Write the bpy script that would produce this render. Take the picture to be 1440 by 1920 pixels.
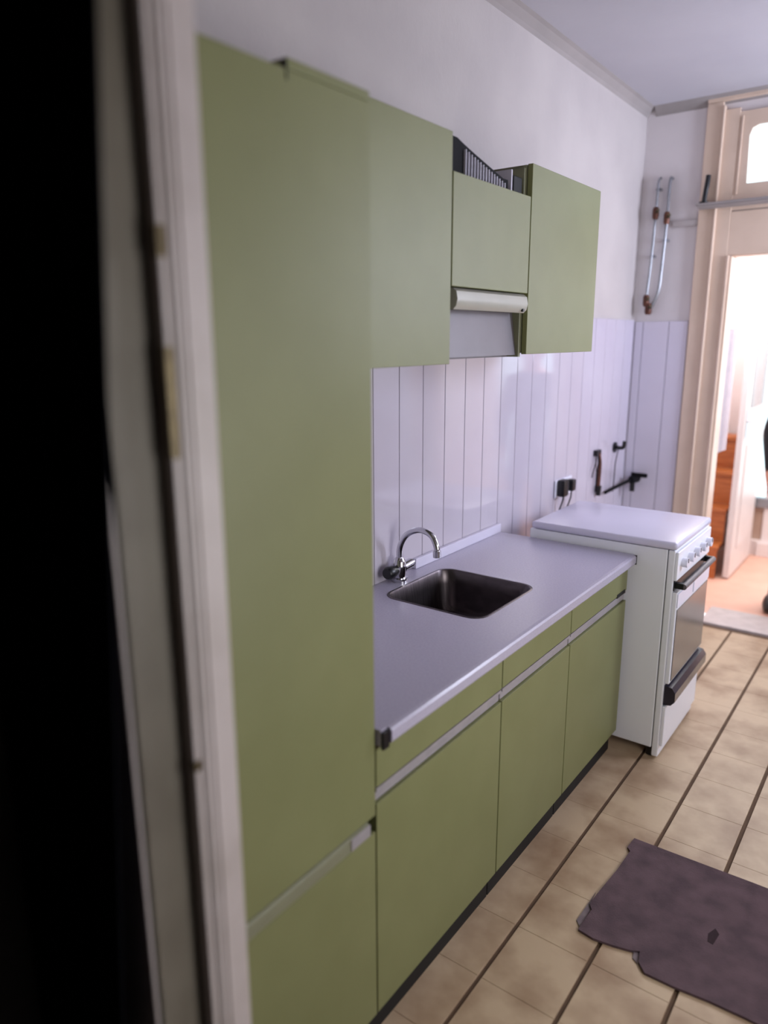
import bpy, bmesh, math, random
from mathutils import Vector, Matrix
random.seed(7)
for o in list(bpy.data.objects): bpy.data.objects.remove(o)
S = bpy.context.scene
C = S.collection

# ------------------------------------------------------------------ camera
F_PX, PITCH, YAW, ROLL = 1372.957, -0.232, 0.643, -0.005
cam_d = bpy.data.cameras.new('camera'); cam = bpy.data.objects.new('camera', cam_d); C.objects.link(cam)
cam_d.sensor_fit = 'VERTICAL'; cam_d.sensor_height = 36.0; cam_d.lens = F_PX / 1920 * 36.0
cam_d.clip_start = 0.02
fw = Vector((-math.sin(YAW) * math.cos(PITCH), math.cos(YAW) * math.cos(PITCH), math.sin(PITCH)))
rt = Vector((math.cos(YAW), math.sin(YAW), 0)); up = rt.cross(fw)
r2 = rt * math.cos(ROLL) + up * math.sin(ROLL); u2 = -rt * math.sin(ROLL) + up * math.cos(ROLL)
M = Matrix((r2, u2, -fw)).transposed().to_4x4(); M.translation = Vector((1.479, -1.139, 1.675))
cam.matrix_world = M
cam_d.dof.use_dof = True; cam_d.dof.focus_distance = 2.5; cam_d.dof.aperture_fstop = 1.15
S.camera = cam

# ------------------------------------------------------------------ world and daylight
W = bpy.data.worlds.new('overcast_sky'); S.world = W; W.use_nodes = True
bg = W.node_tree.nodes['Background']; bg.inputs[0].default_value = (0.90, 0.93, 1.0, 1); bg.inputs[1].default_value = 3.0

def area(name, loc, rot, sx, sy, power, color=(1, 1, 1), portal=False):
    d = bpy.data.lights.new(name, 'AREA'); d.shape = 'RECTANGLE'; d.size = sx; d.size_y = sy; d.energy = power; d.color = color
    if portal: d.cycles.is_portal = True
    o = bpy.data.objects.new(name, d); C.objects.link(o); o.location = loc; o.rotation_euler = rot
    return o
# daylight entering by the two kitchen windows in the right wall, and by the skylight of the lean-to
area('near_window_daylight', (2.365, 0.35, 1.20), (0, math.radians(90), 0), 0.98, 0.98, 21, (1.0, 0.96, 0.95))
area('far_window_daylight', (2.56, 2.80, 2.05), (0, math.radians(90), 0), 1.06, 0.72, 74, (0.76, 0.81, 1.0))
area('skylight_daylight', (0.90, 4.35, 2.39), (0, 0, 0), 1.3, 1.1, 58, (1.0, 0.93, 0.90))
S.view_settings.view_transform = 'Standard'; S.view_settings.look = 'None'
S.view_settings.gamma = 1.0; S.view_settings.use_curve_mapping = False
S.view_settings.exposure = -0.16

# ------------------------------------------------------------------ helpers
def lin(c):
    f = lambda v: v / 12.92 if v <= 0.04045 else ((v + 0.055) / 1.055) ** 2.4
    return tuple(f(v / 255) for v in c) + (1,)
def mat(name, rgb, rough=0.5, metal=0.0, rgb2=None, scale=8.0, bump=0.0, bscale=60.0, spec=0.5, stretch=None, lo=0.35, hi=0.65, coat=0.0):
    m = bpy.data.materials.new(name); m.use_nodes = True; n = m.node_tree; b = n.nodes['Principled BSDF']
    b.inputs['Base Color'].default_value = lin(rgb); b.inputs['Roughness'].default_value = rough; b.inputs['Metallic'].default_value = metal
    b.inputs['Specular IOR Level'].default_value = spec; b.inputs['Coat Weight'].default_value = coat
    tc = n.nodes.new('ShaderNodeTexCoord'); mp = n.nodes.new('ShaderNodeMapping'); n.links.new(tc.outputs['Object'], mp.inputs['Vector'])
    if stretch: mp.inputs['Scale'].default_value = stretch
    if rgb2:
        t = n.nodes.new('ShaderNodeTexNoise'); t.inputs['Scale'].default_value = scale; t.inputs['Detail'].default_value = 4
        r = n.nodes.new('ShaderNodeValToRGB'); r.color_ramp.elements[0].position = lo; r.color_ramp.elements[1].position = hi
        r.color_ramp.elements[0].color = lin(rgb); r.color_ramp.elements[1].color = lin(rgb2)
        n.links.new(mp.outputs[0], t.inputs['Vector']); n.links.new(t.outputs['Fac'], r.inputs[0]); n.links.new(r.outputs[0], b.inputs['Base Color'])
    if bump:
        t = n.nodes.new('ShaderNodeTexNoise'); t.inputs['Scale'].default_value = bscale; t.inputs['Detail'].default_value = 3
        bu = n.nodes.new('ShaderNodeBump'); bu.inputs['Strength'].default_value = bump; bu.inputs['Distance'].default_value = 0.004
        n.links.new(mp.outputs[0], t.inputs['Vector']); n.links.new(t.outputs['Fac'], bu.inputs['Height']); n.links.new(bu.outputs[0], b.inputs['Normal'])
    return m
def glass(name, rgb=(235, 245, 245)):
    m = bpy.data.materials.new(name); m.use_nodes = True; n = m.node_tree; n.nodes.clear()
    o = n.nodes.new('ShaderNodeOutputMaterial'); t = n.nodes.new('ShaderNodeBsdfTransparent'); t.inputs[0].default_value = lin(rgb)
    g = n.nodes.new('ShaderNodeBsdfGlossy'); g.inputs['Roughness'].default_value = 0.03
    mx = n.nodes.new('ShaderNodeMixShader'); mx.inputs[0].default_value = 0.06
    n.links.new(t.outputs[0], mx.inputs[1]); n.links.new(g.outputs[0], mx.inputs[2]); n.links.new(mx.outputs[0], o.inputs[0])
    return m

MT = dict(
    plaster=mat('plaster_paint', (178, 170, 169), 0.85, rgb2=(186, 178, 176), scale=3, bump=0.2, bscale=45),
    plaster_back=mat('end_wall_lit_plaster', (216, 209, 210), 0.85, rgb2=(222, 215, 216), scale=3, bump=0.2, bscale=45),  # plaster lightened in colour to stand in for light on the end wall
    panel_back=mat('end_wall_lit_panel', (214, 208, 222), 0.12, rgb2=(218, 212, 226), scale=3, bump=0.03, bscale=6),  # paler copy of the wall panel, extra light put into its colour
    sill_grey=mat('grey_threshold_stone', (196, 186, 184), 0.5, rgb2=(180, 170, 168), scale=12),
    curtain=mat('black_curtain_fabric', (14, 14, 19), 0.95, rgb2=(18, 18, 23), scale=30, spec=0.03),
    rebate=mat('shade_toned_rebate', (118, 110, 98), 0.6, rgb2=(106, 98, 86), scale=8),  # shade of the recess behind the stop, put into the colour
    rug_dark=mat('mat_stain', (62, 50, 55), 0.95, rgb2=(54, 44, 48), scale=40, spec=0.1),
    cove=mat('shade_toned_cove', (158, 150, 148), 0.9, rgb2=(150, 143, 141), scale=5),  # shade along the ceiling line put into the colour; ledge shelf shares it
    ceiling=mat('ceiling_paint', (184, 181, 189), 0.9, rgb2=(190, 187, 194), scale=2, bump=0.1),
    hall=mat('hall_paint', (120, 112, 108), 0.9, rgb2=(110, 104, 100), scale=3),
    green=mat('green_laminate', (119, 121, 80), 0.46, rgb2=(124, 126, 85), scale=5, bump=0.02, bscale=240, spec=0.45),
    grip_green=mat('grip_green_plastic', (128, 128, 104), 0.4, rgb2=(124, 124, 102), scale=8),
    carcass=mat('cabinet_carcass', (126, 126, 100), 0.5, rgb2=(120, 120, 95), scale=10),
    alu=mat('brushed_grip_profile', (168, 162, 166), 0.42, 0.25, rgb2=(158, 153, 158), scale=30),
    black=mat('black_plinth', (10, 9, 9), 0.7, rgb2=(16, 14, 13), scale=12),
    door_black=mat('black_door_paint', (5, 5, 7), 0.85, rgb2=(7, 7, 9), scale=4, spec=0.05),
    worktop=mat('grey_worktop_laminate', (178, 172, 190), 0.24, rgb2=(170, 164, 184), scale=160, spec=0.6),
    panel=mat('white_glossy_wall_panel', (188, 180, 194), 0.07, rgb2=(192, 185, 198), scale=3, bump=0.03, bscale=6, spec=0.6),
    grout=mat('dark_joint', (96, 74, 56), 0.9, rgb2=(84, 64, 48), scale=20),
    steel=mat('sink_steel', (104, 96, 98), 0.34, 0.95, rgb2=(84, 77, 80), scale=14, stretch=(1, 12, 1)),
    chrome=mat('chrome', (205, 205, 212), 0.1, 1.0),
    tile=mat('beige_floor_tile', (188, 164, 136), 0.45, rgb2=(138, 108, 82), scale=5.0, bump=0.1, bscale=30, lo=0.40, hi=0.74),
    mat_rug=mat('brown_purple_mat', (102, 84, 90), 0.95, rgb2=(84, 70, 76), scale=14, bump=0.5, bscale=220, spec=0.1),
    mat_frayed=mat('mat_backing', (128, 116, 118), 0.95, rgb2=(112, 100, 104), scale=40, spec=0.1),
    enamel=mat('white_enamel', (232, 233, 240), 0.3, rgb2=(235, 236, 242), scale=4),
    enamel_top=mat('white_enamel_lid', (206, 202, 222), 0.25, rgb2=(209, 205, 225), scale=4),
    oven=mat('oven_glass', (120, 114, 108), 0.18, 0.3, rgb2=(108, 103, 98), scale=6),
    knob=mat('pale_knob_plastic', (222, 222, 236), 0.3),
    rubber=mat('black_plastic', (14, 14, 18), 0.35),
    bluish=mat('blue_black_handle', (26, 26, 44), 0.25, coat=0.4),
    frame=mat('beige_door_paint', (226, 202, 182), 0.32, rgb2=(218, 194, 174), scale=6, bump=0.06),
    frame_near=mat('greyed_white_frame_paint', (200, 188, 186), 0.45, rgb2=(188, 176, 172), scale=9, bump=0.08, bscale=25, lo=0.4, hi=0.7),
    brass=mat('worn_brass', (110, 98, 74), 0.45, 0.8, rgb2=(80, 70, 54), scale=30),
    copper=mat('copper_fitting', (112, 72, 58), 0.42, 0.6, rgb2=(86, 56, 48), scale=30),
    pipe=mat('grey_pipe', (160, 162, 168), 0.25, 0.7, rgb2=(146, 148, 154), scale=20),
    white=mat('white_gloss_paint', (232, 226, 226), 0.35, rgb2=(226, 220, 220), scale=5),
    annex_wall=mat('pale_annex_wall', (236, 224, 222), 0.85, rgb2=(232, 220, 218), scale=4),
    annex_floor=mat('pink_annex_floor', (222, 176, 156), 0.5, rgb2=(214, 166, 146), scale=6),
    wood=mat('orange_wood', (196, 118, 62), 0.45, rgb2=(168, 92, 46), scale=6, stretch=(1, 1, 14)),
    towel=mat('white_cloth', (232, 232, 242), 0.95, rgb2=(224, 224, 236), scale=18, bump=0.4, bscale=120),
    greybeige=mat('beige_low_panel', (190, 164, 148), 0.7, rgb2=(182, 156, 140), scale=6),
    skin=mat('skin', (206, 150, 132), 0.55, rgb2=(198, 142, 124), scale=20),
    jacket=mat('black_jacket', (16, 16, 22), 0.8, rgb2=(24, 24, 31), scale=24, bump=0.3, bscale=60),
    trousers=mat('dark_trousers', (32, 34, 44), 0.85, rgb2=(40, 42, 52), scale=30, bump=0.3),
    hair=mat('brown_hair', (78, 52, 36), 0.7, rgb2=(58, 38, 26), scale=40, stretch=(1, 1, 6)),
    duct=mat('dark_vent_plastic', (16, 15, 19), 0.75, rgb2=(11, 10, 14), scale=18, spec=0.2),
    fin=mat('pale_vent_fin', (186, 182, 194), 0.4, 0.1),
    hoodgrey=mat('hood_grey_panel', (104, 98, 102), 0.4, 0.2, rgb2=(98, 92, 96), scale=8),
    hoodbar=mat('hood_visor_cream', (168, 166, 155), 0.35, rgb2=(162, 160, 150), scale=8),
    glass=glass('clear_glass'),
    darkglass=mat('dark_grey_glass', (150, 146, 150), 0.1, 0.2),  # own grey of the inner door's glass
)

def bx(bm, x0, x1, y0, y1, z0, z1, bev=0.0, seg=2):
    v = [bm.verts.new(p) for p in ((x0, y0, z0), (x1, y0, z0), (x1, y1, z0), (x0, y1, z0), (x0, y0, z1), (x1, y0, z1), (x1, y1, z1), (x0, y1, z1))]
    fs = [bm.faces.new([v[i] for i in q]) for q in ((0, 3, 2, 1), (4, 5, 6, 7), (0, 1, 5, 4), (1, 2, 6, 5), (2, 3, 7, 6), (3, 0, 4, 7))]
    if bev:
        es = list({e for f in fs for e in f.edges})
        bmesh.ops.bevel(bm, geom=es, offset=bev, segments=seg, profile=0.5, affect='EDGES')
def prism(bm, poly, axis, a, b):
    # poly: 2D points in the two axes other than `axis` (cyclic order x,y,z without axis)
    def P(p, t):
        return {'x': (t, p[0], p[1]), 'y': (p[0], t, p[1]), 'z': (p[0], p[1], t)}[axis]
    A = [bm.verts.new(P(p, a)) for p in poly]; B = [bm.verts.new(P(p, b)) for p in poly]; n = len(poly)
    bm.faces.new(A); bm.faces.new(B[::-1])
    for i in range(n): bm.faces.new((A[i], B[i], B[(i + 1) % n], A[(i + 1) % n]))
    bmesh.ops.recalc_face_normals(bm, faces=bm.faces)
def tube(bm, pts, r, seg=10, cap=True):
    pts = [Vector(p) for p in pts]; rings = []
    rr = r if isinstance(r, (list, tuple)) else [r] * len(pts)
    prev = None
    for i, p in enumerate(pts):
        t = (pts[min(i + 1, len(pts) - 1)] - pts[max(i - 1, 0)]).normalized()
        if prev is None:
            a = Vector((0, 0, 1)) if abs(t.z) < 0.9 else Vector((1, 0, 0))
            n = t.cross(a).normalized()
        else:
            n = (prev - t * prev.dot(t)).normalized()
        prev = n; b = t.cross(n)
        rings.append([bm.verts.new(p + (n * math.cos(2 * math.pi * k / seg) + b * math.sin(2 * math.pi * k / seg)) * rr[i]) for k in range(seg)])
    for a, b in zip(rings, rings[1:]):
        for k in range(seg): bm.faces.new((a[k], a[(k + 1) % seg], b[(k + 1) % seg], b[k]))
    if cap: bm.faces.new(rings[0][::-1]); bm.faces.new(rings[-1])
def smooth_path(pts, n=6):
    P = [Vector(p) for p in pts]; out = []
    for i in range(len(P) - 1):
        p0, p1, p2, p3 = P[max(i - 1, 0)], P[i], P[i + 1], P[min(i + 2, len(P) - 1)]
        for k in range(n):
            t = k / n
            out.append(0.5 * ((2 * p1) + (p2 - p0) * t + (2 * p0 - 5 * p1 + 4 * p2 - p3) * t * t + (3 * p1 - p0 - 3 * p2 + p3) * t ** 3))
    out.append(P[-1]); return out
def obj(name, bm, m, parent=None, smooth=False):
    me = bpy.data.meshes.new(name); bmesh.ops.recalc_face_normals(bm, faces=bm.faces); bm.to_mesh(me); bm.free()
    me.materials.append(MT[m])
    if smooth:
        for p in me.polygons: p.use_smooth = True
        try: me.set_sharp_from_angle(angle=math.radians(40))
        except Exception: pass
    o = bpy.data.objects.new(name, me); C.objects.link(o)
    if parent: o.parent = parent; o.matrix_parent_inverse = Matrix.Translation(-parent.location)
    return o
def box(name, m, parent, x0, x1, y0, y1, z0, z1, bev=0.0):
    bm = bmesh.new(); bx(bm, x0, x1, y0, y1, z0, z1, bev); return obj(name, bm, m, parent)
def boxes(name, m, parent, lst, bev=0.0):
    bm = bmesh.new()
    for b in lst: bx(bm, *b, bev)
    return obj(name, bm, m, parent)
def cyl(name, m, parent, a, b, r, seg=20):
    bm = bmesh.new(); tube(bm, [a, b], r, seg); return obj(name, bm, m, parent, True)
def tag(o, label=None, cat=None, group=None, kind=None):
    if label: o['label'] = label
    if cat: o['category'] = cat
    if group: o['group'] = group
    if kind: o['kind'] = kind
    return o
def struct(o, label, cat): return tag(o, label, cat, kind='structure')
def thing(name, loc, label, cat, group=None):
    o = bpy.data.objects.new(name, None); C.objects.link(o); o.location = loc; o.empty_display_size = 0.1
    return tag(o, label, cat, group)

# ------------------------------------------------------------------ the room
CEIL, YB, XR, YF = 2.895, 3.275, 2.35, -0.50          # ceiling, back wall, right wall, kitchen face of the front wall
HALL = -0.635                                          # hall face of the front wall
DX0, DX1, DTOP = 0.502, 1.40, 2.11                      # back door opening
NX0, NX1, NTOP = 0.726, 1.62, 2.35                     # near doorway

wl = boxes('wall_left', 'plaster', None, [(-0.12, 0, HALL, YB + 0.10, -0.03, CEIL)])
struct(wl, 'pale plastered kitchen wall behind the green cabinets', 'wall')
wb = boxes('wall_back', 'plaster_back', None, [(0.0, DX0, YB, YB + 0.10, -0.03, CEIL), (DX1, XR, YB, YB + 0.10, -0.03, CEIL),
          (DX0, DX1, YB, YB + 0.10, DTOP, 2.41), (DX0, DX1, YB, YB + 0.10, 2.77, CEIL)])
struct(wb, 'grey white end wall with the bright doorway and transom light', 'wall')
WIN = ((-0.15, 0.85, 0.70, 1.70), (2.42, 3.18, 1.50, 2.60))
wr = boxes('wall_right', 'plaster', None, [(XR, XR + 0.30, HALL, -0.15, -0.03, CEIL), (XR, XR + 0.30, 0.85, 2.42, -0.03, CEIL), (XR, XR + 0.30, 3.18, YB + 0.1, -0.03, CEIL)]
           + [(XR, XR + 0.30, a, b, -0.03, c) for a, b, c, d in WIN] + [(XR, XR + 0.30, a, b, d, CEIL) for a, b, c, d in WIN])
struct(wr, 'pale plastered wall opposite the cabinets with two windows', 'wall')
wf = boxes('wall_front', 'plaster', None, [(0.0, NX0 - 0.045, HALL, YF, -0.03, CEIL), (NX1 + 0.045, XR, HALL, YF, -0.03, CEIL),
          (NX0 - 0.045, NX1 + 0.045, HALL, YF, NTOP + 0.02, CEIL)])
struct(wf, 'wall holding the near doorway between hall and kitchen', 'wall')
ce = boxes('ceiling', 'ceiling', None, [(-0.12, XR + 0.30, HALL, YB + 0.10, CEIL, CEIL + 0.1)])
struct(ce, 'smooth lavender white kitchen ceiling', 'ceiling')
bm = bmesh.new()
prism(bm, [(0, CEIL), (0.045, CEIL), (0.03, CEIL - 0.008), (0.008, CEIL - 0.03), (0, CEIL - 0.045)], 'y', YF, YB)
struct(obj('trim_1', bm, 'cove', None), 'small coved moulding where wall meets ceiling above the cabinets', 'moulding')
bm = bmesh.new()
prism(bm, [(YB, CEIL), (YB - 0.045, CEIL), (YB - 0.03, CEIL - 0.008), (YB - 0.008, CEIL - 0.03), (YB, CEIL - 0.045)], 'x', 0.045, XR)
struct(obj('trim_2', bm, 'cove', None), 'small coved moulding above the bright doorway', 'moulding')

# floor: joint bed plus one object for each tile
fl = box('floor', 'grout', None, 0.0, XR, HALL, YB + 0.05, -0.05, -0.006)
struct(fl, 'beige tiled kitchen floor with dark joints', 'floor')
PX, PY, GX, GY = 0.22, 0.22, 0.013, 0.0007
tmesh = None; 
for i in range(-1, 8):
    for j in range(-3, 15):
        x0 = 0.70 + (i - 0) * PX; y0 = 0.10 + j * PY
        xa, xb = max(x0 + GX / 2, 0.30), min(x0 + PX - GX / 2, XR - 0.002); ya, yb = max(y0 + GY / 2, HALL + 0.002), min(y0 + PY - GY / 2, YB)
        if xb - xa < 0.02 or yb - ya < 0.02: continue
        full = abs((xb - xa) - (PX - GX)) < 1e-6 and abs((yb - ya) - (PY - GY)) < 1e-6
        if full and tmesh:
            o = bpy.data.objects.new('floor_tile', tmesh); C.objects.link(o)
        else:
            bm = bmesh.new(); w, d = (xb - xa) / 2, (yb - ya) / 2; bx(bm, -w, w, -d, d, -0.012, 0, 0.0007, 1)
            o = obj('floor_tile', bm, 'tile')
            if full: tmesh = o.data
        o.location = ((xa + xb) / 2, (ya + yb) / 2, 0); o.parent = fl
# object-space noise would repeat on shared tiles, so shift it per object
nt = MT['tile'].node_tree; oi = nt.nodes.new('ShaderNodeObjectInfo'); tc = nt.nodes['Texture Coordinate']; mp = nt.nodes['Mapping']
va = nt.nodes.new('ShaderNodeVectorMath'); va.operation = 'ADD'; vm = nt.nodes.new('ShaderNodeVectorMath'); vm.operation = 'SCALE'; vm.inputs['Scale'].default_value = 1.0
nt.links.new(tc.outputs['Object'], va.inputs[0]); nt.links.new(oi.outputs['Location'], va.inputs[1]); nt.links.new(va.outputs[0], mp.inputs['Vector'])

# wall cladding: tall glossy strips, one object each
def wpanel(parent, x0, x1, y0, y1, z0, z1, m='panel'):
    return box('wall_panel', m, parent, x0, x1, y0, y1, z0, z1, 0.002)
ys = [0.91 + 0.1465 * k for k in range(-6, 17)]
ys = [y for y in ys if 0.02 < y < YB - 0.02] + [YB - 0.013]
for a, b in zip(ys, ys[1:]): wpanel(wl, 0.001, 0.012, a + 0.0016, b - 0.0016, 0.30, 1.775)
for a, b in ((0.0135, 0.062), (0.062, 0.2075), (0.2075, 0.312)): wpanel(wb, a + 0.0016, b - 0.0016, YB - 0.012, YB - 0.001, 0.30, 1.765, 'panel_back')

# kitchen windows in the right wall
for k, (a, b, c, d) in enumerate(WIN):
    XW = XR + (0.03, 0.23)[k]
    w1 = thing('window_1' if k == 0 else 'window_4', (XW, (a + b) / 2, c), ('white framed low window opposite the sink', 'white framed high window opposite the corner pipes')[k], 'window'); w1['kind'] = 'structure'
    boxes('window_frame', 'white', w1, [(XW, XW + 0.06, a, a + 0.05, c, d), (XW, XW + 0.06, b - 0.05, b, c, d),
          (XW, XW + 0.06, a + 0.05, b - 0.05, c, c + 0.05), (XW, XW + 0.06, a + 0.05, b - 0.05, d - 0.05, d)])
    box('pane', 'glass', w1, XW + 0.027, XW + 0.033, a + 0.05, b - 0.05, c + 0.05, d - 0.05)
    box('window_sill', 'white', w1, XR - 0.06, XW, a + 0.001, b - 0.001, c + 0.0005, c + 0.02, 0.004)

# ------------------------------------------------------------------ near doorway (hall side)
t = thing('trim_3', (NX0, -0.56, 0), 'greyed white wooden frame of the near doorway', 'door frame'); t['kind'] = 'structure'
def frame_run(side):                                    # side +1: left jamb (faces +x), -1: right jamb
    x = NX0 if side > 0 else NX1
    s = side
    X = lambda a, b: (min(x + s * a, x + s * b), max(x + s * a, x + s * b))
    boxes('jamb', 'frame_near', t, [(*X(-0.044, 0.0), -0.558, YF + 0.002, 0, NTOP)], 0.0015)
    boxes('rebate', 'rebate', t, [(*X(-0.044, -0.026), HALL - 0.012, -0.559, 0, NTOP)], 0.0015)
    boxes('door_stop', 'frame_near', t, [(*X(-0.026, -0.003), -0.570, -0.5585, 0, NTOP)], 0.002)
    for y in (-0.548, -0.536): boxes('groove_bead', 'frame_near', t, [(*X(0.0002, 0.0022), y - 0.003, y + 0.003, 0, NTOP)], 0.001)
    boxes('architrave', 'frame_near', t, [(*X(-0.12, -0.026), HALL - 0.016, HALL - 0.001, 0, NTOP + 0.07)], 0.003)
    boxes('architrave', 'frame_near', t, [(*X(-0.115, -0.045), YF + 0.001, YF + 0.010, 0, NTOP + 0.07)], 0.003)
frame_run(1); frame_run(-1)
boxes('head', 'frame_near', t, [(NX0 - 0.044, NX1 + 0.044, HALL, YF, NTOP, NTOP + 0.02)])
for z0, z1 in ((1.53, 1.667), (1.771, 1.807), (1.09, 1.105)):
    box('strike_plate', 'brass', t, NX0 - 0.012, NX0 - 0.0015, -0.5715, -0.5605, z0, z1)
# heavy black door curtain on the hall side, gathered back towards the bottom
t = thing('door_curtain', (0.62, -0.70, 0.0), 'heavy black curtain drawn aside on the hall side of the near doorway', 'curtain')
bm = bmesh.new(); NU, NV = 44, 24; G = []
for j in range(NV + 1):
    z = 0.015 + (2.435 - 0.015) * j / NV
    xe = 0.68 + (z - 0.75) * 0.1125; xs = 0.435; row = []
    for i in range(NU + 1):
        u = i / NU; amp = 0.016 * (1 - u ** 6)
        row.append(bm.verts.new((xs + (xe - xs) * u, -0.690 + amp * math.sin(u * 34 + 0.25 * math.sin(z * 2)), z)))
    G.append(row)
for j in range(NV):
    for i in range(NU): bm.faces.new((G[j][i], G[j][i + 1], G[j + 1][i + 1], G[j + 1][i]))
c = obj('cloth', bm, 'curtain', t, True); md = c.modifiers.new('thickness', 'SOLIDIFY'); md.thickness = 0.004; md.offset = 0
for i in range(9): 
    bm = bmesh.new(); x = 0.455 + i * 0.048
    tube(bm, [(x + 0.012 * 0, -0.690 + 0.016 * math.cos(a), 2.447 + 0.016 * math.sin(a)) for a in [2 * math.pi * k / 14 for k in range(15)]], 0.002, 6); obj('curtain_ring', bm, 'brass', t, True)
tr = thing('curtain_rail', (1.1, -0.69, 2.45), 'dark rail above the near doorway carrying the black curtain', 'rail')
cyl('rod', 'rubber', tr, (0.43, -0.690, 2.449), (1.80, -0.690, 2.449), 0.010, 12)
for x in (0.44, 1.78): box('rail_bracket', 'rubber', tr, x - 0.008, x + 0.008, -0.689, HALL - 0.001, 2.441, 2.457)
# hall shell around the photographer
struct(boxes('wall_hall', 'hall', None, [(0.30, 0.42, -2.6, HALL, -0.03, CEIL), (XR, XR + 0.12, -2.6, HALL, -0.03, CEIL), (0.42, XR, -2.72, -2.6, -0.03, CEIL)]), 'dim hall walls around the near doorway', 'wall')
struct(box('ceiling_hall', 'hall', None, 0.30, XR + 0.12, -2.72, HALL, CEIL, CEIL + 0.1), 'dim hall ceiling', 'ceiling')
struct(box('floor_hall', 'hall', None, 0.30, XR + 0.12, -2.72, HALL, -0.05, 0.0), 'dim hall floor before the near doorway', 'floor')

# ------------------------------------------------------------------ tall cabinet
t = thing('tall_cabinet', (0.3, -0.25, 0), 'tall green cabinet beside the near doorway, reaching above the worktop', 'cabinet')
boxes('body', 'carcass', t, [(0.004, 0.578, -0.478, -0.002, 0.075, 2.08)])
box('plinth', 'black', t, 0.02, 0.572, -0.478, -0.002, 0.0, 0.075)
box('lower_door', 'green', t, 0.580, 0.600, -0.478, -0.003, 0.096, 0.598, 0.0015)
box('grip_profile', 'grip_green', t, 0.580, 0.604, -0.478, -0.028, 0.600, 0.638, 0.006)
box('grip_end', 'alu', t, 0.6041, 0.6065, -0.095, -0.029, 0.606, 0.634, 0.001)
box('upper_door', 'green', t, 0.580, 0.600, -0.478, -0.003, 0.640, 2.086, 0.0015)
box('top_rail', 'green', t, 0.10, 0.600, -0.212, -0.003, 2.087, 2.103, 0.0015)
box('door_catch', 'black', t, 0.590, 0.6012, -0.2155, -0.2125, 2.070, 2.098)

# ------------------------------------------------------------------ base cabinets and worktop
def base(y0, y1, label, catch=False):
    t = thing('base_cabinet', (0.3, (y0 + y1) / 2, 0), label, 'cabinet', 'green base cabinets under the worktop')
    if 'sink' in label:
        boxes('body', 'carcass', t, [(0.015, 0.575, y0 + 0.002, y0 + 0.018, 0.075, 0.808), (0.015, 0.575, y1 - 0.018, y1 - 0.002, 0.075, 0.808), (0.015, 0.575, y0 + 0.018, y1 - 0.018, 0.075, 0.095), (0.015, 0.022, y0 + 0.018, y1 - 0.018, 0.095, 0.60)])
    else:
        box('body', 'carcass', t, 0.015, 0.575, y0 + 0.002, y1 - 0.002, 0.075, 0.808)
    box('plinth', 'black', t, 0.06, 0.572, y0 + 0.002, y1 - 0.002, 0.0, 0.075)
    box('door', 'green', t, 0.578, 0.600, y0 + 0.0015, y1 - 0.0015, 0.096, 0.664, 0.0015)
    g = box('grip_profile', 'alu', t, 0.576, 0.592, y0 + 0.002, y1 - 0.002, 0.666, 0.704, 0.003)
    bm = bmesh.new(); prism(bm, [(0.592, 0.700), (0.599, 0.703), (0.599, 0.694), (0.592, 0.692)], 'y', y0 + 0.003, y1 - 0.003); obj('grip_lip', bm, 'alu', g)
    box('fascia', 'green', t, 0.578, 0.600, y0 + 0.0015, y1 - 0.0015, 0.706, 0.806, 0.0015)
    if catch: box('end_clip', 'black', t, 0.592, 0.602, y1 - 0.11, y1 - 0.02, 0.700, 0.716, 0.002)
    return t
base(0.000, 0.590, 'green base cabinet standing against the tall cabinet')
base(0.592, 1.078, 'middle green base cabinet under the sink')
base(1.080, 1.630, 'green base cabinet standing beside the white cooker', True)
# sink cut-out: x .10-.47, y .69-1.07
SX0, SX1, SY0, SY1 = 0.105, 0.468, 0.690, 1.068
t = thing('worktop', (0.3, 0.82, 0.81), 'pale lavender grey worktop running from tall cabinet to cooker', 'worktop')
def rrect(x0, x1, y0, y1, r, n=6):
    out = []
    for cx, cy, a0 in ((x1 - r, y1 - r, 0), (x0 + r, y1 - r, 90), (x0 + r, y0 + r, 180), (x1 - r, y0 + r, 270)):
        for k in range(n + 1):
            a = math.radians(a0 + 90 * k / n); out.append((cx + r * math.cos(a), cy + r * math.sin(a)))
    return out
def holed_slab(bm, outer, hole, z0, z1):
    def loop(pts, z): 
        v = [bm.verts.new((p[0], p[1], z)) for p in pts]; e = [bm.edges.new((v[i], v[(i + 1) % len(v)])) for i in range(len(v))]; return v, e
    res = []
    for z in (z0, z1):
        a, ea = loop(outer, z); b, eb = loop(hole, z)
        bmesh.ops.triangle_fill(bm, use_beauty=True, use_dissolve=False, edges=ea + eb); res.append((a, b))
    for k in (0, 1):
        A, B = res[0][k], res[1][k]; n = len(A)
        for i in range(n): bm.faces.new((A[i], A[(i + 1) % n], B[(i + 1) % n], B[i]))
    bmesh.ops.recalc_face_normals(bm, faces=bm.faces)
bm = bmesh.new()
holed_slab(bm, [(0.014, 0.002), (0.612, 0.002), (0.612, 1.648), (0.014, 1.648)], rrect(SX0, SX1, SY0, SY1, 0.05), 0.811, 0.850)
obj('slab', bm, 'worktop', t)
bm = bmesh.new(); prism(bm, [(0.612, 0.811), (0.621, 0.812), (0.625, 0.818), (0.625, 0.842), (0.621, 0.848), (0.612, 0.850)], 'y', 0.026, 1.640); obj('front_edge', bm, 'worktop', t)
box('end_cap', 'rubber', t, 0.612, 0.620, 0.002, 0.025, 0.803, 0.846, 0.002)
box('end_cap', 'rubber', t, 0.612, 0.626, 1.641, 1.648, 0.811, 0.849, 0.001)
t2 = box('upstand', 'enamel_top', t, 0.0145, 0.030, 0.99, 1.648, 0.8505, 0.889, 0.002)
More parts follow.
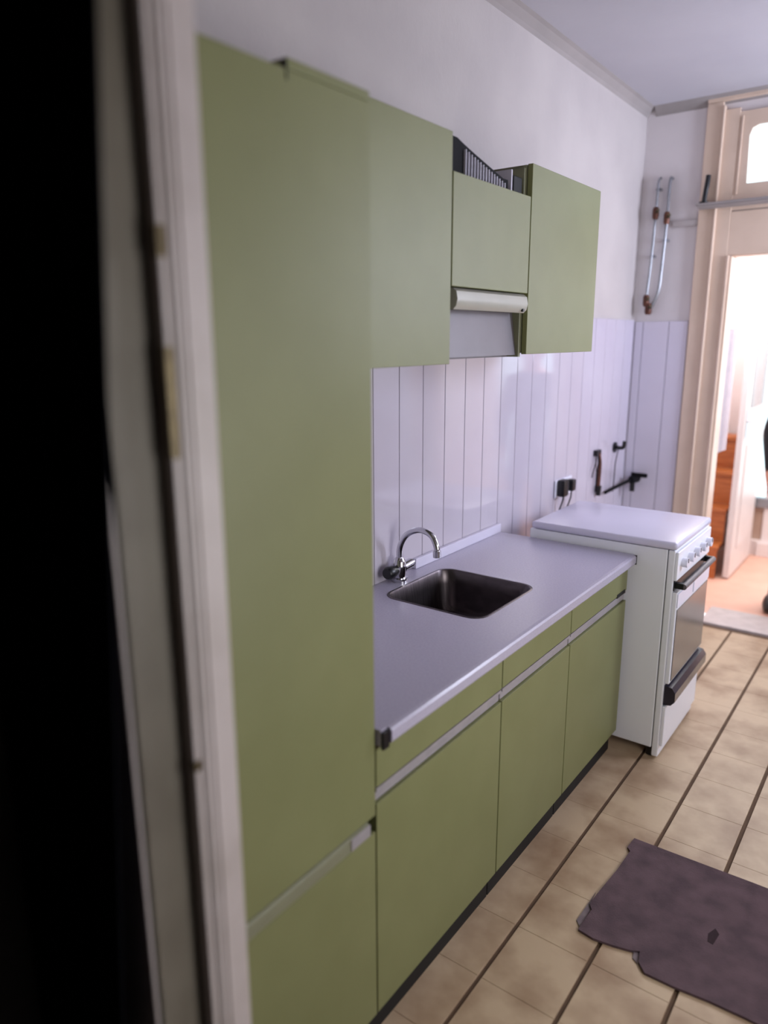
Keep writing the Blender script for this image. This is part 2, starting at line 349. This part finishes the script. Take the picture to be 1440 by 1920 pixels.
# sink bowl
t = thing('sink', (0.286, 0.88, 0.85), 'stainless steel sink bowl sunk into the worktop', 'sink')
bm = bmesh.new()
prof = [(0.008, 0.8507, 0.056), (0.0, 0.8514, 0.05), (-0.003, 0.846, 0.05), (-0.010, 0.80, 0.05), (-0.014, 0.72, 0.05), (-0.022, 0.700, 0.05), (-0.045, 0.690, 0.045)]
rings = []
for off, z, r in prof:
    rings.append([bm.verts.new((p[0], p[1], z)) for p in rrect(SX0 - off, SX1 + off, SY0 - off, SY1 + off, max(r, 0.02), 6)])
for a, b in zip(rings, rings[1:]):
    n = len(a)
    for i in range(n): bm.faces.new((a[i], a[(i + 1) % n], b[(i + 1) % n], b[i]))
bm.faces.new(rings[-1])
bowl = obj('bowl', bm, 'steel', t, True)
md = bowl.modifiers.new('thickness', 'SOLIDIFY'); md.thickness = 0.0012; md.offset = -1
bm = bmesh.new(); tube(bm, [(0.286, 0.88, 0.690), (0.286, 0.88, 0.694)], 0.042, 24); obj('drain', bm, 'chrome', t, True)
bm = bmesh.new(); tube(bm, [(0.286, 0.88, 0.694), (0.286, 0.88, 0.6955)], 0.026, 20); obj('drain_plug', bm, 'rubber', t, True)

# mixer tap
t = thing('mixer_tap', (0.055, 0.85, 0.85), 'chrome mixer tap with swan neck spout beside the sink', 'tap')
cyl('base_ring', 'chrome', t, (0.055, 0.85, 0.8505), (0.055, 0.85, 0.862), 0.030)
bm = bmesh.new(); tube(bm, [(0.055, 0.85, 0.861), (0.055, 0.85, 0.90), (0.055, 0.85, 0.925), (0.055, 0.85, 0.935)], [0.022, 0.023, 0.021, 0.013], 20); obj('body', bm, 'chrome', t, True)
bm = bmesh.new(); tube(bm, smooth_path([(0.055, 0.85, 0.93), (0.058, 0.85, 0.975), (0.085, 0.85, 1.02), (0.135, 0.85, 1.045), (0.185, 0.85, 1.035), (0.207, 0.85, 1.000), (0.209, 0.85, 0.978)], 6), 0.0105, 14); sp = obj('spout', bm, 'chrome', t, True)
cyl('aerator', 'chrome', sp, (0.209, 0.85, 0.985), (0.2095, 0.85, 0.962), 0.0135)
cyl('hot_handle', 'chrome', t, (0.055, 0.868, 0.893), (0.055, 0.915, 0.897), 0.019)
cyl('handle_cap', 'chrome', t, (0.055, 0.915, 0.897), (0.055, 0.928, 0.898), 0.014)
bm = bmesh.new(); tube(bm, [(0.055, 0.832, 0.893), (0.055, 0.81, 0.893), (0.055, 0.785, 0.893), (0.055, 0.775, 0.893)], [0.014, 0.021, 0.023, 0.018], 18); obj('cold_handle', bm, 'rubber', t, True)

# ------------------------------------------------------------------ wall cabinets
XU, ZU0, ZU1 = 0.38, 1.612, 2.200
def wallcab(y0, y1, z0, z1, label):
    t = thing('wall_cabinet', (0.2, (y0 + y1) / 2, z0), label, 'cabinet', 'green wall cabinets')
    box('body', 'carcass', t, 0.014, XU - 0.020, y0 + 0.0015, y1 - 0.0015, z0 + 0.004, z1 - 0.002)
    box('door', 'green', t, XU - 0.018, XU, y0 + 0.0015, y1 - 0.0015, z0, z1, 0.0015)
    return t
wallcab(0.002, 0.637, ZU0 - 0.006, ZU1, 'green wall cabinet hung next to the tall cabinet')
wallcab(1.108, 1.682, ZU0 + 0.012, ZU1 + 0.004, 'green wall cabinet at the far end, past the extractor hood')
t = thing('extractor_hood', (0.2, 0.87, ZU0), 'extractor hood behind a green front with black vent on top', 'hood')
Y0, Y1 = 0.640, 1.105
boxes('body', 'carcass', t, [(0.014, XU - 0.02, Y0, Y0 + 0.014, ZU0 + 0.004, 2.19), (0.014, XU - 0.02, Y1 - 0.014, Y1, ZU0 + 0.004, 2.19), (0.014, 0.03, Y0 + 0.014, Y1 - 0.014, ZU0 + 0.004, 2.0), (0.03, XU - 0.02, Y0 + 0.014, Y1 - 0.014, 1.98, 2.0)])
box('front', 'green', t, XU - 0.018, XU, Y0 + 0.0015, Y1 - 0.0015, 1.815, 2.106, 0.0015)
# visor bar with rounded nose
bm = bmesh.new(); prism(bm, [(XU - 0.05, 1.758), (XU - 0.004, 1.754), (XU + 0.006, 1.764), (XU + 0.010, 1.782), (XU + 0.006, 1.803), (XU - 0.006, 1.812), (XU - 0.05, 1.812)], 'y', Y0 + 0.016, Y1 - 0.016); vb = obj('visor', bm, 'hoodbar', t, True)
box('visor_switch', 'rubber', vb, XU + 0.004, XU + 0.0105, Y1 - 0.05, Y1 - 0.04, 1.757, 1.766)
bm = bmesh.new(); prism(bm, [(XU - 0.045, 1.756), (XU - 0.028, 1.622), (XU - 0.06, 1.622), (XU - 0.06, 1.756)], 'y', Y0 + 0.016, Y1 - 0.016); obj('lower_panel', bm, 'hoodgrey', t)
box('underside_filter', 'hoodgrey', t, 0.032, XU - 0.06, Y0 + 0.016, Y1 - 0.016, 1.616, 1.626)
# vent housing with dipping top line and pale fins
def top(y):
    u = (y - Y0) / (Y1 - Y0)
    return 2.206 if u < 0.16 else 2.206 - 0.062 * min(1, (u - 0.16) / 0.58) ** 0.9
yy = [Y0 + 0.016 + (0.80 * (Y1 - Y0) - 0.016) * k / 24 for k in range(25)]
bm = bmesh.new(); prism(bm, [(y, 2.0) for y in (yy[-1], yy[0])] + [(y, top(y)) for y in yy], 'x', 0.12, XU - 0.035); vh = obj('vent_housing', bm, 'duct', t)
for k in range(15):
    y = Y0 + 0.110 + 0.0165 * k
    bm = bmesh.new(); bx(bm, XU - 0.036, XU - 0.028, y, y + 0.0032, 2.085, top(y) - 0.014); obj('vent_fin', bm, 'fin', vh)
box('motor_box', 'black', t, 0.20, XU - 0.024, Y1 - 0.075, Y1 - 0.018, 2.0, 2.160, 0.003)
box('vent_clip', 'fin', t, 0.25, XU - 0.026, Y1 - 0.088, Y1 - 0.080, 2.0, 2.175, 0.001)
box('vent_clip', 'fin', t, 0.25, XU - 0.028, Y0 + 0.030, Y0 + 0.036, 2.0, 2.198, 0.001)

# ------------------------------------------------------------------ cooker
CX0, CX1, CY0, CY1, CZ = 0.16, 0.735, 1.664, 2.165, 0.885
t = thing('cooker', (0.45, 1.91, 0), 'white freestanding cooker with closed lid beside the worktop', 'cooker')
box('body', 'enamel', t, CX0, CX1, CY0, CY1, 0.045, CZ, 0.004)
box('front_frame', 'enamel', t, CX1 + 0.003, CX1 + 0.028, CY0 - 0.002, CY1 + 0.002, 0.012, CZ, 0.004)
bm = bmesh.new(); bx(bm, CX0 + 0.01, CX1 + 0.036, CY0 - 0.012, CY1 + 0.006, CZ + 0.003, CZ + 0.034, 0.012, 3); obj('lid', bm, 'enamel_top', t, True)
for a in (0.25, 0.62): cyl('lid_hinge', 'chrome', t, (CX0 + 0.006, CY0 + a * 0.8, CZ + 0.01), (CX0 + 0.006, CY0 + a * 0.8 + 0.05, CZ + 0.01), 0.008, 10)
XF = CX1 + 0.028
cp = box('control_panel', 'enamel', t, XF, XF + 0.012, CY0 + 0.004, CY1 - 0.004, 0.765, CZ - 0.006, 0.003)
for k in range(5):
    y = CY0 + 0.065 + k * 0.092
    kb = cyl('knob', 'knob', cp, (XF + 0.012, y, 0.828), (XF + 0.034, y, 0.828), 0.019, 18)
    box('knob_pointer', 'rubber', kb, XF + 0.034, XF + 0.036, y - 0.002, y + 0.002, 0.828, 0.845)
bm = bmesh.new(); tube(bm, [(XF + 0.035, CY0 + 0.02, 0.742), (XF + 0.035, CY1 - 0.02, 0.742)], 0.012, 12); hb = obj('oven_handle', bm, 'hoodgrey', t, True)
for y in (CY0 + 0.03, CY1 - 0.03): box('handle_bracket', 'rubber', hb, XF + 0.001, XF + 0.036, y - 0.012, y + 0.012, 0.730, 0.754, 0.003)
box('vent_slot', 'rubber', t, XF, XF + 0.004, CY0 + 0.01, CY1 - 0.01, 0.722, 0.763)
od = box('oven_door', 'enamel', t, XF, XF + 0.018, CY0 + 0.006, CY1 - 0.006, 0.335, 0.718, 0.004)
box('door_band', 'knob', od, XF + 0.018, XF + 0.022, CY0 + 0.012, CY0 + 0.225, 0.655, 0.712, 0.001)
box('door_band', 'knob', od, XF + 0.018, XF + 0.022, CY0 + 0.245, CY1 - 0.012, 0.655, 0.712, 0.001)
box('oven_window', 'oven', od, XF + 0.018, XF + 0.021, CY0 + 0.02, CY1 - 0.02, 0.345, 0.645, 0.001)
bm = bmesh.new(); prism(bm, [(XF, 0.325), (XF + 0.030, 0.320), (XF + 0.044, 0.300), (XF + 0.044, 0.262), (XF + 0.030, 0.245), (XF, 0.240)], 'y', CY0 + 0.012, CY1 - 0.012); obj('lower_grip', bm, 'bluish', t)
box('drawer_front', 'enamel', t, XF, XF + 0.014, CY0 + 0.006, CY1 - 0.006, 0.06, 0.236, 0.004)
for x in (CX0 + 0.06, CX1 - 0.01):
    for y in (CY0 + 0.035, CY1 - 0.035): cyl('foot', 'rubber', t, (x, y, 0.0), (x, y, 0.046), 0.020, 14)

# ------------------------------------------------------------------ floor mat with frayed edge
outline = [(0.852, 1.118), (0.848, 1.06), (0.862, 1.045), (0.858, 0.93), (0.846, 0.80), (0.842, 0.74), (0.856, 0.72), (0.853, 0.625), (0.90, 0.618), (0.955, 0.628),
           (1.00, 0.640), (1.022, 0.652), (1.030, 0.615), (1.055, 0.588), (1.13, 0.590), (1.215, 0.600), (1.30, 0.604), (1.46, 0.600), (1.62, 0.606), (1.626, 0.86), (1.62, 1.125), (1.45, 1.130), (1.22, 1.128), (1.02, 1.122)]
bm = bmesh.new(); prism(bm, outline, 'z', 0.0005, 0.008)
t = thing('floor_mat', (1.23, 0.87, 0.0005), 'dark purple brown floor mat with frayed corners on the beige tiles', 'mat')
obj('pile', bm, 'mat_rug', t)
bm = bmesh.new(); prism(bm, [(0.838, 0.80), (0.834, 0.66), (0.852, 0.64), (0.8525, 0.72), (0.841, 0.745)], 'z', 0.0004, 0.003); obj('frayed_backing', bm, 'mat_frayed', t)
bm = bmesh.new(); prism(bm, [(1.008, 0.6435), (1.012, 0.622), (1.028, 0.612), (1.0215, 0.650)], 'z', 0.0004, 0.003); obj('frayed_backing', bm, 'mat_frayed', t)
bm = bmesh.new(); prism(bm, [(1.165, 0.800), (1.180, 0.797), (1.186, 0.845), (1.172, 0.862), (1.160, 0.83)], 'z', 0.008, 0.0092); obj('stain', bm, 'rug_dark', t)

# ------------------------------------------------------------------ sockets, taps and pipes on the far walls
t = thing('wall_socket', (0.012, 2.32, 0.92), 'double wall socket with black plugs above the cooker lid', 'socket')
box('plate', 'knob', t, 0.0125, 0.022, 2.23, 2.43, 0.895, 0.985, 0.004)
for y, h, r in ((2.275, 0.085, 0.030), (2.375, 0.060, 0.022)):
    bm = bmesh.new(); bx(bm, 0.0222, 0.062, y - r, y + r, 0.945 - h / 2, 0.945 + h / 2, 0.008, 2); pl = obj('plug', bm, 'rubber', t, True)
    bm = bmesh.new(); tube(bm, smooth_path([(0.045, y, 0.945 - h / 2 + 0.003), (0.045, y - 0.005, 0.88), (0.03, y - 0.02, 0.80), (0.03, y - 0.03, 0.66)], 5), 0.004, 8); obj('cord', bm, 'rubber', pl, True)
t = thing('hanging_cable', (0.012, 2.76, 1.05), 'dark cables hanging from a bracket on the white panels behind the cooker', 'cable')
box('bracket', 'rubber', t, 0.0125, 0.035, 2.735, 2.80, 1.045, 1.075, 0.003)
for k, (dy, z, r, m) in enumerate(((-0.06, 0.93, 0.003, 'duct'), (0.0, 0.84, 0.0045, 'duct'), (0.035, 0.845, 0.010, 'copper'))):
    bm = bmesh.new(); tube(bm, smooth_path([(0.028, 2.765 + dy * 0.3, 1.058), (0.034, 2.765 + dy * 0.6, 1.01), (0.03, 2.765 + dy, 0.95 if k else 0.97), (0.026, 2.765 + dy * 1.1, z)], 5), r, 8); obj('cable', bm, m, t, True)
bm = bmesh.new(); tube(bm, [(0.030, 2.80, 0.87), (0.030, 2.80, 0.815)], [0.016, 0.013], 12); obj('cable_plug', bm, 'rubber', t, True)
t = thing('wall_hook', (0.012, 3.06, 1.05), 'black round wall hook with a thin cord near the corner', 'hook')
cyl('rosette', 'rubber', t, (0.0125, 3.06, 1.055), (0.022, 3.06, 1.055), 0.030)
bm = bmesh.new(); tube(bm, smooth_path([(0.022, 3.06, 1.055), (0.06, 3.06, 1.055), (0.07, 3.06, 1.075), (0.07, 3.06, 1.095)], 5), 0.011, 10); obj('peg', bm, 'rubber', t, True)
bm = bmesh.new(); tube(bm, smooth_path([(0.04, 3.055, 1.046), (0.036, 3.03, 0.97), (0.034, 3.03, 0.88), (0.034, 3.02, 0.80)], 5), 0.0028, 6); obj('cord', bm, 'duct', t, True)
t = thing('gas_tap', (0.06, 3.2, 0.82), 'dark gas tap and pipe in the tiled corner behind the cooker', 'tap')
bm = bmesh.new(); tube(bm, smooth_path([(0.034, 2.90, 0.815), (0.045, 3.02, 0.825), (0.075, 3.14, 0.845), (0.088, 3.20, 0.85)], 5), 0.010, 10); obj('pipe', bm, 'duct', t, True)
bm = bmesh.new(); tube(bm, [(0.088, 3.262, 0.85), (0.088, 3.23, 0.85), (0.088, 3.20, 0.85), (0.088, 3.165, 0.85)], [0.028, 0.020, 0.026, 0.018], 14); obj('valve_body', bm, 'duct', t, True)
bm = bmesh.new(); tube(bm, [(0.088, 3.20, 0.85), (0.088, 3.20, 0.78)], 0.015, 12); obj('outlet', bm, 'rubber', t, True)
bm = bmesh.new(); tube(bm, [(0.088, 3.20, 0.866), (0.088, 3.20, 0.892)], 0.012, 12); bx(bm, 0.082, 0.172, 3.190, 3.210, 0.868, 0.892, 0.005); obj('lever', bm, 'duct', t, True)

t = thing('water_pipes', (0.11, 3.25, 1.80), 'pair of wall pipes with copper valves bending together above the tiles', 'pipes')
def P(x, z, y=3.235): return (x, y, z)
bm = bmesh.new(); tube(bm, smooth_path([P(0.165, 2.52, 3.262), P(0.160, 2.50), P(0.158, 2.30), P(0.150, 2.05), P(0.142, 1.93), P(0.118, 1.86), P(0.098, 1.828)], 5), 0.0085, 12); obj('pipe', bm, 'pipe', t, True)
bm = bmesh.new(); tube(bm, smooth_path([P(0.100, 2.53, 3.262), P(0.098, 2.50), P(0.096, 2.36), P(0.088, 2.08), P(0.078, 1.90), P(0.084, 1.84)], 5), 0.0075, 12); obj('pipe', bm, 'pipe', t, True)
for x, z, r in ((0.095, 2.345, 0.018), (0.157, 2.315, 0.017), (0.078, 1.880, 0.018), (0.094, 1.835, 0.020)):
    bm = bmesh.new(); tube(bm, [P(x, z + 0.032), P(x, z + 0.018), P(x, z - 0.018), P(x, z - 0.032)], [r * 0.75, r, r, r * 0.75], 12)
    v = obj('valve', bm, 'copper', t, True)
    bm = bmesh.new(); tube(bm, [P(x, z), P(x + 0.022, z + 0.012, 3.205)], [0.010, 0.008], 10); obj('valve_stem', bm, 'brass', v, True)
for x, z in ((0.098, 2.47), (0.155, 2.20), (0.090, 2.12)): box('pipe_clip', 'pipe', t, x - 0.014, x + 0.014, 3.243, 3.274, z - 0.006, z + 0.006)
tag(box('conduit', 'plaster', None, 0.180, 0.332, 3.258, 3.2745, 2.268, 2.300, 0.004), 'pale horizontal conduit strip from the pipes to the door frame', 'conduit')

# ------------------------------------------------------------------ back doorway: casing, transom, ledge
t = thing('trim_4', (0.5, YB, 0), 'beige moulded casing around the bright back doorway and transom', 'door frame'); t['kind'] = 'structure'
for s, x in ((1, DX0), (-1, DX1)):
    X = lambda a, b: (min(x + s * a, x + s * b), max(x + s * a, x + s * b))
    box('casing', 'frame', t, *X(-0.185, -0.105), YB - 0.022, YB - 0.0005, 0, 2.86, 0.003)
    box('casing_bead', 'frame', t, *X(-0.105, -0.092), YB - 0.036, YB - 0.0005, 0, 2.84, 0.005)
    box('stile', 'frame', t, *X(-0.092, -0.022), YB - 0.018, YB - 0.0005, 0, 2.82, 0.002)
    box('inner_bead', 'frame', t, *X(-0.022, -0.008), YB - 0.030, YB - 0.0005, 0, 2.10, 0.004)
    box('reveal', 'frame', t, *X(-0.008, 0.006), YB - 0.020, YB + 0.099, 0, 2.095, 0.002)
box('head_casing', 'frame', t, DX0 - 0.185, DX1 + 0.185, YB - 0.024, YB - 0.0005, 2.862, 2.885, 0.003)
box('transom_rail', 'frame', t, DX0 - 0.022, DX1 + 0.022, YB - 0.016, YB - 0.0005, 2.10, 2.32, 0.003)
box('soffit', 'frame', t, DX0, DX1, YB - 0.0, YB + 0.099, 2.096, 2.1095)
w2 = thing('window_2', (0.96, YB, 2.4), 'transom window with rounded pane corners above the bright doorway', 'window'); w2['kind'] = 'structure'
bm = bmesh.new()
def holed_slab_y(bm, outer, hole, y0, y1):
    b2 = bmesh.new(); holed_slab(b2, outer, hole, 0, 1)
    for v in b2.verts: v.co = Vector((v.co.x, y0 + (y1 - y0) * v.co.z, v.co.y))
    me = bpy.data.meshes.new('tmp'); b2.to_mesh(me); b2.free(); bm.from_mesh(me); bpy.data.meshes.remove(me)
hole = [(0.540, 2.452), (1.368, 2.452), (1.368, 2.68), (1.355, 2.715), (1.33, 2.728), (0.575, 2.728), (0.545, 2.715), (0.533, 2.68)]
holed_slab_y(bm, [(DX0 - 0.022, 2.325), (DX1 + 0.022, 2.325), (DX1 + 0.022, 2.80), (DX0 - 0.022, 2.80)], hole, YB - 0.014, YB - 0.001)
obj('sash', bm, 'frame', w2)
for x in (DX0 - 0.012, DX1 + 0.002): box('sash_bead', 'frame', w2, x, x + 0.010, YB - 0.022, YB - 0.0142, 2.40, 2.78, 0.003)
box('pane', 'glass', w2, DX0 + 0.02, DX1 - 0.02, YB + 0.002, YB + 0.006, 2.42, 2.765)
t = thing('ledge_shelf', (0.9, 3.2, 2.33), 'narrow grey ledge shelf across the wall above the doorway', 'shelf')
box('board', 'cove', t, 0.318, 1.60, 3.180, 3.238, 2.354, 2.366, 0.003)
bm = bmesh.new(); prism(bm, [(3.186, 2.350), (3.200, 2.344), (3.238, 2.340), (3.238, 2.353), (3.186, 2.353)], 'x', 0.326, 1.59); obj('apron', bm, 'cove', t)
t = thing('shelf_bracket', (0.352, 3.2, 2.366), 'black upright bracket at the end of the ledge shelf', 'bracket')
bm = bmesh.new(); tube(bm, smooth_path([(0.352, 3.205, 2.3665), (0.356, 3.208, 2.42), (0.360, 3.21, 2.46), (0.362, 3.215, 2.505)], 4), [0.013] * 13, 12); obj('upright', bm, 'rubber', t, True)
bm = bmesh.new(); tube(bm, [(0.352, 3.205, 2.3665), (0.352, 3.205, 2.374)], 0.024, 14); obj('foot', bm, 'rubber', t, True)
struct(box('trim_5', 'sill_grey', None, DX0 + 0.007, DX1 - 0.007, YB + 0.052, YB + 0.36, -0.05, 0.010, 0.004), 'grey metal threshold under the bright doorway', 'threshold')

# ------------------------------------------------------------------ bright lean-to beyond
AX0, AX1, AY0, AY1, AZ = 0.02, 2.1, YB + 0.10, 5.05, 2.38
struct(box('floor_annex', 'annex_floor', None, AX0 - 0.1, AX1 + 0.1, YB + 0.362, AY1 + 0.1, -0.05, 0.0), 'pink sunlit floor beyond the doorway', 'floor')
struct(boxes('wall_annex', 'annex_wall', None, [(AX0 - 0.1, AX0, AY0, AY1, -0.03, AZ), (AX1, AX1 + 0.1, AY0, AY1, -0.03, AZ),
       (AX0 - 0.1, 0.30, AY1, AY1 + 0.1, -0.03, AZ), (1.9, AX1 + 0.1, AY1, AY1 + 0.1, -0.03, AZ), (0.30, 1.9, AY1, AY1 + 0.1, -0.03, 0.12), (0.30, 1.9, AY1, AY1 + 0.1, 2.2, AZ)]), 'overexposed white walls of the room beyond the doorway', 'wall')
struct(boxes('ceiling_annex', 'annex_wall', None, [(AX0 - 0.1, 0.2, AY0, AY1 + 0.1, AZ, AZ + 0.08), (1.6, AX1 + 0.1, AY0, AY1 + 0.1, AZ, AZ + 0.08), (0.2, 1.6, AY0, AY0 + 0.18, AZ, AZ + 0.08), (0.2, 1.6, AY1 - 0.08, AY1 + 0.1, AZ, AZ + 0.08)]), 'white ceiling with skylight beyond the doorway', 'ceiling')
w3 = thing('window_3', (1.1, AY1, 0.12), 'tall white glazed screen at the far side of the bright room', 'window'); w3['kind'] = 'structure'
for x in (0.30, 0.52, 0.66, 1.10, 1.55, 1.84): box('mullion', 'white', w3, x, x + 0.06, AY1 + 0.02, AY1 + 0.08, 0.12, 2.2, 0.004)
box('low_panel', 'greybeige', w3, 0.36, 1.84, AY1 + 0.035, AY1 + 0.06, 0.12, 0.38)
box('sill_rail', 'pipe', w3, 0.36, 1.84, AY1 + 0.01, AY1 + 0.075, 0.38, 0.46, 0.004)
box('pane', 'glass', w3, 0.36, 1.84, AY1 + 0.045, AY1 + 0.05, 0.46, 2.2)
struct(box('baseboard_annex', 'white', None, 0.50, 1.9, AY1 - 0.02, AY1 - 0.001, 0.0, 0.11, 0.003), 'white baseboard under the far glazed screen', 'baseboard')
# open white door
d2 = thing('door_2', (0.44, 4.3, 0), 'open white inner door with handle beyond the doorway', 'door'); d2['kind'] = 'structure'
box('leaf', 'white', d2, 0.425, 0.465, 4.28, 5.0, 0.01, 2.10, 0.003)
box('leaf_panel', 'darkglass', d2, 0.465, 0.469, 4.42, 4.86, 1.2, 1.95, 0.002)
box('leaf_panel', 'white', d2, 0.465, 0.472, 4.42, 4.86, 0.2, 0.95, 0.003)
lp = box('lock_plate', 'chrome', d2, 0.4652, 0.470, 4.325, 4.365, 1.0, 1.2, 0.002)
bm = bmesh.new(); tube(bm, [(0.470, 4.345, 1.12), (0.512, 4.345, 1.12), (0.514, 4.37, 1.12), (0.514, 4.46, 1.118)], 0.009, 10); obj('handle', bm, 'chrome', lp, True)
# orange wooden steps
t = thing('wooden_steps', (0.24, 4.3, 0), 'orange wooden stairs climbing beside the open white door', 'stairs')
for k in range(4):
    z = 0.24 * (k + 1); y = 4.24 + 0.17 * k
    box('tread', 'wood', t, 0.024, 0.385, y - 0.02, y + 0.17, z - 0.03, z, 0.004)
    box('riser', 'wood', t, 0.024, 0.380, y, y + 0.018, z - 0.24 + 0.001, z - 0.031)
box('newel_post', 'wood', t, 0.375, 0.415, 4.66, 4.70, 0.0, 1.33, 0.004)
# white cloth
bm = bmesh.new(); n = 18; L = []
for i in range(n + 1):
    u = i / n; x = 0.26 + 0.19 * u; y = 3.86 + 0.012 * math.sin(u * 17)
    L.append((x, y))
prism(bm, L + [(x, y + 0.010) for x, y in reversed(L)], 'z', 0.88, 1.72)
for v in bm.verts:
    if v.co.z < 1.0: v.co.z += 0.10 * (v.co.x - 0.26) / 0.19
tc_ = thing('hanging_towel', (0.35, 3.86, 0.88), 'white towel hanging from a rail by the doorway beyond', 'towel'); obj('cloth', bm, 'towel', tc_, True)
tr = thing('towel_rail', (0.02, 3.865, 1.72), 'thin white rail carrying the hanging towel', 'rail')
cyl('bar', 'white', tr, (0.022, 3.866, 1.728), (0.47, 3.866, 1.728), 0.007, 10)
cyl('wall_flange', 'white', tr, (0.0205, 3.866, 1.728), (0.03, 3.866, 1.728), 0.02, 14)

# ------------------------------------------------------------------ person standing in the far doorway
def person(px, py, label):
    V, E, R = [], [], []
    def v(x, y, z, r, link=None, ry=None):
        V.append((px + x, py + y, z)); R.append((r, ry or r)); i = len(V) - 1
        if link is not None: E.append((link, i))
        return i
    pel = v(0, 0, 0.90, 0.15, None, 0.11)
    wa = v(0, 0, 1.05, 0.135, pel, 0.10); ch = v(0, 0.01, 1.25, 0.155, wa, 0.11); sh = v(0, 0.01, 1.38, 0.12, ch, 0.08)
    nk = v(0, 0.0, 1.455, 0.052, sh); hd0 = v(0, -0.012, 1.53, 0.068, nk); hd1 = v(0, -0.014, 1.60, 0.080, hd0, 0.092); v(0, -0.005, 1.665, 0.055, hd1, 0.065)
    for s in (-1, 1):
        hp = v(s * 0.09, 0, 0.84, 0.092, pel); kn = v(s * 0.10, -0.015, 0.48, 0.062, hp); an = v(s * 0.105, 0.02, 0.10, 0.044, kn)
        v(s * 0.115, -0.06, 0.045, 0.040, an); 
        so = v(s * 0.165, 0.01, 1.365, 0.066, sh); el = v(s * 0.236, 0.035, 1.10, 0.056, so); wr_ = v(s * 0.205, -0.03, 0.875, 0.036, el)
        pa = v(s * 0.203, -0.045, 0.815, 0.026, wr_, 0.032)
        for k, (dy, ln) in enumerate(((-0.030, 0.066), (-0.011, 0.075), (0.009, 0.070), (0.027, 0.056))):
            a = v(s * 0.203, -0.045 + dy, 0.775, 0.0095, pa); b = v(s * 0.197, -0.047 + dy, 0.775 - ln * 0.5, 0.0088, a); v(s * 0.184, -0.047 + dy, 0.775 - ln, 0.0075, b)
        a = v(s * 0.190, -0.085, 0.800, 0.011, pa); v(s * 0.178, -0.098, 0.765, 0.009, a)
    me = bpy.data.meshes.new('body'); me.from_pydata(V, E, []); o = bpy.data.objects.new('body_skin', me); C.objects.link(o)
    m = o.modifiers.new('skin', 'SKIN'); m.use_smooth_shade = True
    for i, sv in enumerate(me.skin_vertices[0].data): sv.radius = R[i]; sv.use_root = (i == 0)
    s = o.modifiers.new('sub', 'SUBSURF'); s.levels = s.render_levels = 2
    dg = bpy.context.evaluated_depsgraph_get(); ev = bpy.data.meshes.new_from_object(o.evaluated_get(dg)); bpy.data.objects.remove(o)
    ev.name = 'body'; ev.materials.clear()
    for k in ('skin', 'jacket', 'trousers', 'hair', 'rubber'): ev.materials.append(MT[k])
    for p in ev.polygons:
        c = p.center; x, y, z = c.x - px, c.y - py, c.z; p.use_smooth = True
        if 0.65 < z < 0.880 and (abs(x) > 0.181 or (abs(x) > 0.16 and y < -0.085)): p.material_index = 0
        elif z > 1.435: p.material_index = 3 if (z > 1.635 or y > 0.025) else 0
        elif z > 0.86: p.material_index = 1
        elif z > 0.095: p.material_index = 2
        else: p.material_index = 4
    root = thing('person', (px, py, 0), label, 'person')
    b = bpy.data.objects.new('body', ev); C.objects.link(b); b.parent = root; b.matrix_parent_inverse = Matrix.Translation(-root.location)
    # hair cap, face details, shoes
    bm = bmesh.new(); bmesh.ops.create_uvsphere(bm, u_segments=20, v_segments=14, radius=0.1, matrix=Matrix.Translation((px, py + 0.012, 1.615)) @ Matrix.Diagonal((0.93, 1.06, 1.0, 1)))
    bmesh.ops.delete(bm, geom=[q for q in bm.verts if q.co.z < 1.645 and q.co.y < py - 0.03 or q.co.z < 1.60 and q.co.y < py + 0.01 or q.co.z < 1.52], context='VERTS'); obj('hair', bm, 'hair', root, True)
    for sx in (-1, 1):
        bm = bmesh.new(); bmesh.ops.create_uvsphere(bm, u_segments=10, v_segments=8, radius=0.010, matrix=Matrix.Translation((px + sx * 0.030, py - 0.096, 1.578))); obj('eye', bm, 'rubber', root, True)
        bm = bmesh.new(); bmesh.ops.create_uvsphere(bm, u_segments=10, v_segments=8, radius=0.026, matrix=Matrix.Translation((px + sx * 0.080, py - 0.004, 1.565)) @ Matrix.Diagonal((0.4, 0.8, 1.1, 1))); obj('ear', bm, 'skin', root, True)
        bm = bmesh.new(); bmesh.ops.create_uvsphere(bm, u_segments=16, v_segments=10, radius=1, matrix=Matrix.Translation((px + sx * 0.112, py - 0.045, 0.045)) @ Matrix.Diagonal((0.050, 0.135, 0.062, 1)))
        bmesh.ops.bisect_plane(bm, geom=bm.verts[:] + bm.edges[:] + bm.faces[:], plane_co=(0, 0, 0.001), plane_no=(0, 0, 1), clear_inner=True)
        bmesh.ops.holes_fill(bm, edges=bm.edges[:]); obj('shoe', bm, 'rubber', root, True)
    bm = bmesh.new(); prism(bm, [(py - 0.088, 1.578), (py - 0.118, 1.540), (py - 0.088, 1.534)], 'x', px - 0.012, px + 0.012); obj('nose', bm, 'skin', root, True)
    bm = bmesh.new(); bx(bm, px - 0.024, px + 0.024, py - 0.088, py - 0.080, 1.505, 1.513, 0.003); obj('mouth', bm, 'copper', root)
    return root
person(0.930, 3.86, 'person in a black jacket standing in the bright doorway, arms down')
